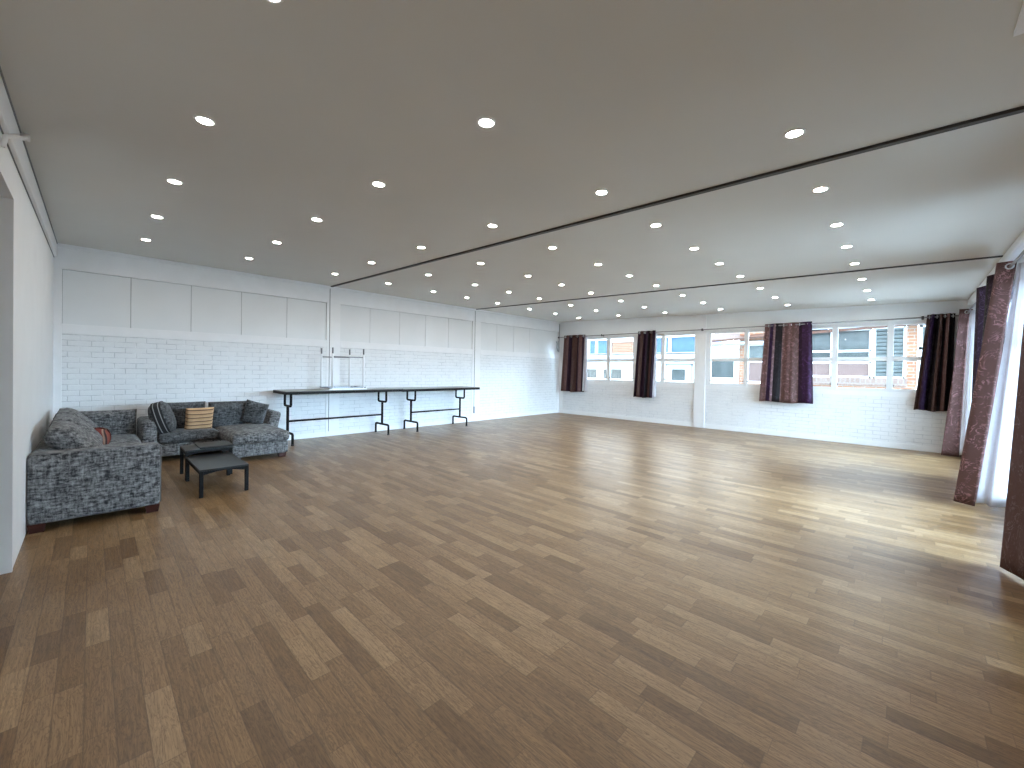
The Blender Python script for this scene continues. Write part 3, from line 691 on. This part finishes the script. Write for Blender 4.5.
# white annex
YA = 15.0
an = thing('annex_building', 'low white annex across the yard, seen through the two left windows', 'building', (-9, YA, 0))
m = MB(); m.box(-16, -5.06, YA, YA + .25, -.16, 1.86); m.build('wall', M['render_white'], an)
m = MB(); m.box(-16.2, -5.06, YA - .25, YA - .2, 1.95, 2.12); m.box(-16.2, -5.06, YA - .25, YA + .1, 1.93, 1.96); m.build('fascia', M['render_white'], an)
m = MB(); m.tube([(-16.2, YA - .29, 1.90), (-5.06, YA - .29, 1.90)], .055, 10); m.build('gutter', M['gutter'], an)
m = MB(); m.hexa([(-16.2, YA - .25, 2.08), (-5.06, YA - .25, 2.08), (-5.06, YA + 3.6, 2.16), (-16.2, YA + 3.6, 2.16), (-16.2, YA - .25, 2.14), (-5.06, YA - .25, 2.14), (-5.06, YA + 3.6, 2.22), (-16.2, YA + 3.6, 2.22)]); m.build('roof', M['render_white'], an)
for (a, b, z0, z1) in ((-9.98, -9.49, 1.12, 1.50), (-9.17, -9.0, 1.12, 1.5), (-8.84, -8.31, 1.11, 1.51), (-6.27, -5.77, 1.12, 1.535)):
    m = MB(); d = .07
    for q in ((a - d, b + d, z1, z1 + d), (a - d, b + d, z0 - d, z0), (a - d, a, z0, z1), (b, b + d, z0, z1)): m.box(q[0], q[1], YA - .04, YA, q[2], q[3])
    w = m.build('window_frame', M['window_white'], an); m = MB(); m.box(a, b, YA - .02, YA - .005, z0, z1); m.build('window_pane', M['dark_pane'], w)
m = MB(); a, b, z0, z1 = -6.52, -5.52, -.1, 1.72
for q in ((a, b, z1 - .05, z1), (a, a + .05, z0, z1), (b - .05, b, z0, z1)): m.box(q[0], q[1], YA - .03, YA, q[2], q[3])
m.build('door_surround', M['gutter'], an)
# blue buildings behind
for lab, x0, x1, cols in (('blue clad building with white posts behind the annex, seen at far left', -13.6, -11.45, (-12.55, -12.05)), ('blue clad building behind the annex, right of the narrow plum curtain', -9.0, -6.7, (-8.3, -8.05))):
    bl = thing('blue_building', lab, 'building', ((x0 + x1) / 2, 19, 0))
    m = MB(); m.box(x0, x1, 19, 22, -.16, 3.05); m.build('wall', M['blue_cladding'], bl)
    for c in cols: m = MB(); m.box(c - .06, c + .06, 18.9, 19.0, -.16, 3.05); m.build('post', M['render_white'], bl)
    m = MB(); m.box(x0 - .1, x1 + .1, 18.85, 22.1, 3.05, 3.2); m.build('roof_edge', M['render_white'], bl)
tb = thing('brick_building', 'orange brick building behind the annex, seen between the left curtains', 'building', (-10.3, 19, 0))
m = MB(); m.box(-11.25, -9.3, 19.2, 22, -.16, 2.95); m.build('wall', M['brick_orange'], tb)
m = MB(); m.box(-11.28, -9.25, 19.1, 22, 2.95, 3.2); m.build('roof_edge', M['render_white'], tb)
# brick house
hs = thing('brick_house', 'orange brick house with white framed windows outside the right-hand windows', 'house', (-1.5, YA, 0))
m = MB()
def wallpiece(*q): m.box(q[0], q[1], YA, YA + .2, q[2], q[3])
wallpiece(-4.02, -2.55, 2.40, 3.0); wallpiece(-4.02, -3.80, -.16, 2.4); wallpiece(-3.8, -2.55, -.16, 1.1); wallpiece(-2.55, .16, -.16, 1.14); wallpiece(-.03, .18, 1.14, 2.78); wallpiece(-2.55, -2.32, 1.1, 2.8)
wallpiece(.6, 1.6, -.16, 2.78)
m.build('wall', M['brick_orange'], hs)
m = MB(); m.box(-5.02, -4.03, YA, YA + .2, -.16, 2.28); m.build('rendered_wall', M['render_white'], hs)
m = MB(); a, b, z0, z1, d = -4.88, -4.17, 1.26, 1.83, .07
for q in ((a - d, b + d, z1, z1 + d), (a - d, b + d, z0 - d, z0), (a - d, a, z0, z1), (b, b + d, z0, z1)): m.box(q[0], q[1], YA - .04, YA, q[2], q[3])
w5 = m.build('window_frame', M['window_white'], hs); m = MB(); m.box(a, b, YA - .02, YA - .005, z0, z1); m.build('window_pane', M['dark_pane'], w5)
m = MB(); m.box(-2.55, 1.6, YA - .3, YA + .1, 2.76, 2.80); m.box(-2.55, 1.6, YA - .34, YA - .3, 2.72, 2.92); m.build('soffit', M['gutter'], hs)
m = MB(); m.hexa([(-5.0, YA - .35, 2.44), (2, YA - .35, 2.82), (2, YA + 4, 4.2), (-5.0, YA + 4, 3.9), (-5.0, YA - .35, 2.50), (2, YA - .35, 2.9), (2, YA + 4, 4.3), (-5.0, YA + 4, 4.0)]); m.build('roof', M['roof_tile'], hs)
m = MB(); m.tube([(-5.0, YA - .4, 2.38), (-2.4, YA - .4, 2.38)], .06, 10); m.build('gutter', M['gutter'], hs)
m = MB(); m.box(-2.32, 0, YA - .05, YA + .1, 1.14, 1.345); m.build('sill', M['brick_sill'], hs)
m = MB()
def fr(a, b, z0, z1, d=.05):
    for q in ((a, b, z1 - d, z1), (a, b, z0, z0 + d), (a, a + d, z0, z1), (b - d, b, z0, z1)): m.box(q[0], q[1], YA - .03, YA + .05, q[2], q[3])
fr(-2.3, -.72, 1.345, 2.72); m.box(-2.3, -.72, YA - .03, YA + .05, 2.07, 2.13); m.box(-1.62, -1.54, YA - .03, YA + .05, 1.345, 2.72); m.box(-2.3, -.72, YA - .03, YA + .05, 1.74, 1.80)
fw = m.build('window_frame', M['window_white'], hs)
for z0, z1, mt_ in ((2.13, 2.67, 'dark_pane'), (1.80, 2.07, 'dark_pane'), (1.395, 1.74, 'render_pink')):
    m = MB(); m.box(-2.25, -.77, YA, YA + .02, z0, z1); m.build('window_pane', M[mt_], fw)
m = MB(); fr(-.68, -.04, 1.345, 2.74, .045); m.box(-.38, -.33, YA - .03, YA + .05, 1.345, 2.74); lf = m.build('window_frame', M['window_white'], hs)
m = MB(); m.box(-.65, -.06, YA + .10, YA + .11, 1.38, 2.7); m.build('window_pane', M['dark_pane'], lf)
m = MB()
for k in range(13):
    z = 1.40 + k * .102; m.hexa([(-.64, YA + .06, z), (-.07, YA + .06, z), (-.07, YA + .02, z + .085), (-.64, YA + .02, z + .085), (-.64, YA + .066, z + .003), (-.07, YA + .066, z + .003), (-.07, YA + .026, z + .088), (-.64, YA + .026, z + .088)])
m.build('louvre_slats', M['slat_grey'], lf)
m = MB(); fr(-3.78, -2.6, 1.12, 2.38, .05); m.box(-3.78, -2.6, YA - .03, YA + .05, 1.78, 1.85); pf = m.build('window_frame', M['window_white'], hs)
m = MB(); m.box(-3.74, -2.64, YA, YA + .02, 1.85, 2.34); m.build('window_pane', M['slat_grey'], pf)
m = MB(); m.box(-3.74, -2.64, YA, YA + .02, 1.16, 1.78); m.build('lower_board', M['render_pink'], pf)
m = MB(); fr(.2, .6, -.16, 2.76, .07); m.box(.2, .6, YA - .03, YA + .05, 1.2, 1.3); m.box(.2, .6, YA - .03, YA + .05, 2.1, 2.18); df = m.build('side_door_frame', M['window_white'], hs)
m = MB(); m.box(.25, .55, YA, YA + .03, -.1, 2.7); m.build('door_pane', M['dark_pane'], df)

# ------------------------------------------------------------------ light: overcast sky through the windows, lamps above
w = bpy.data.worlds.new('overcast_sky'); sc.world = w; w.use_nodes = True; nt = w.node_tree
bg = nt.nodes['Background']
tc = nt.nodes.new('ShaderNodeTexCoord'); sx = nt.nodes.new('ShaderNodeSeparateXYZ'); lk(nt, tc.outputs['Generated'], sx.inputs[0])
hz = ramp(nt, math_(nt, 'MULTIPLY_ADD', sx.outputs[2], .5, .5), [(.42, (.50, .52, .54)), (.5, (.95, .98, 1.0)), (.7, (.82, .92, 1.0)), (1, (.70, .86, 1.0))])
# thin bright cloud on the curtain side, where the sun stands behind the overcast
dn = nt.nodes.new('ShaderNodeVectorMath'); dn.operation = 'DOT_PRODUCT'; lk(nt, tc.outputs['Generated'], dn.inputs[0]); dn.inputs[1].default_value = (.925, .37, .08)
east = ramp(nt, dn.outputs['Value'], [(.35, (0, 0, 0)), (.95, (1, 1, 1))])
up = ramp(nt, math_(nt, 'MULTIPLY_ADD', sx.outputs[2], .5, .5), [(.49, (0, 0, 0)), (.53, (1, 1, 1)), (.85, (1, 1, 1)), (1, (.6, .6, .6))])
glow = mixc(nt, 1.0, mixc(nt, 1.0, east, up, 'MULTIPLY'), (EAST * .52, EAST * .76, EAST * 1.0), 'MULTIPLY')
lk(nt, mixc(nt, 1.0, mixc(nt, 1.0, hz, (SKY, SKY, SKY), 'MULTIPLY'), glow, 'ADD'), bg.inputs['Color']); bg.inputs['Strength'].default_value = 1.0

# ------------------------------------------------------------------ camera
cd = bpy.data.cameras.new('camera'); cam = bpy.data.objects.new('camera', cd); COL.objects.link(cam)
R3 = [[0.7178100722517787, -0.01904873435936642, 0.6959783372298325], [0.6960386912701942, -0.004341648195321113, -0.7179911492113418], [0.016698515765519558, 0.9998091296893894, 0.010142177329071734]]
cam.matrix_world = Matrix.Translation((0, 0, 1.4)) @ Matrix(R3).to_4x4()
cd.sensor_fit = 'HORIZONTAL'; cd.sensor_width = 36; cd.lens = 14.329; cd.shift_y = -.00962; cd.clip_start = .05; cd.clip_end = 200
sc.camera = cam
vs = sc.view_settings; vs.view_transform = 'Standard'; vs.look = 'None'; vs.gamma = 1; vs.exposure = 0.52; vs.use_curve_mapping = False
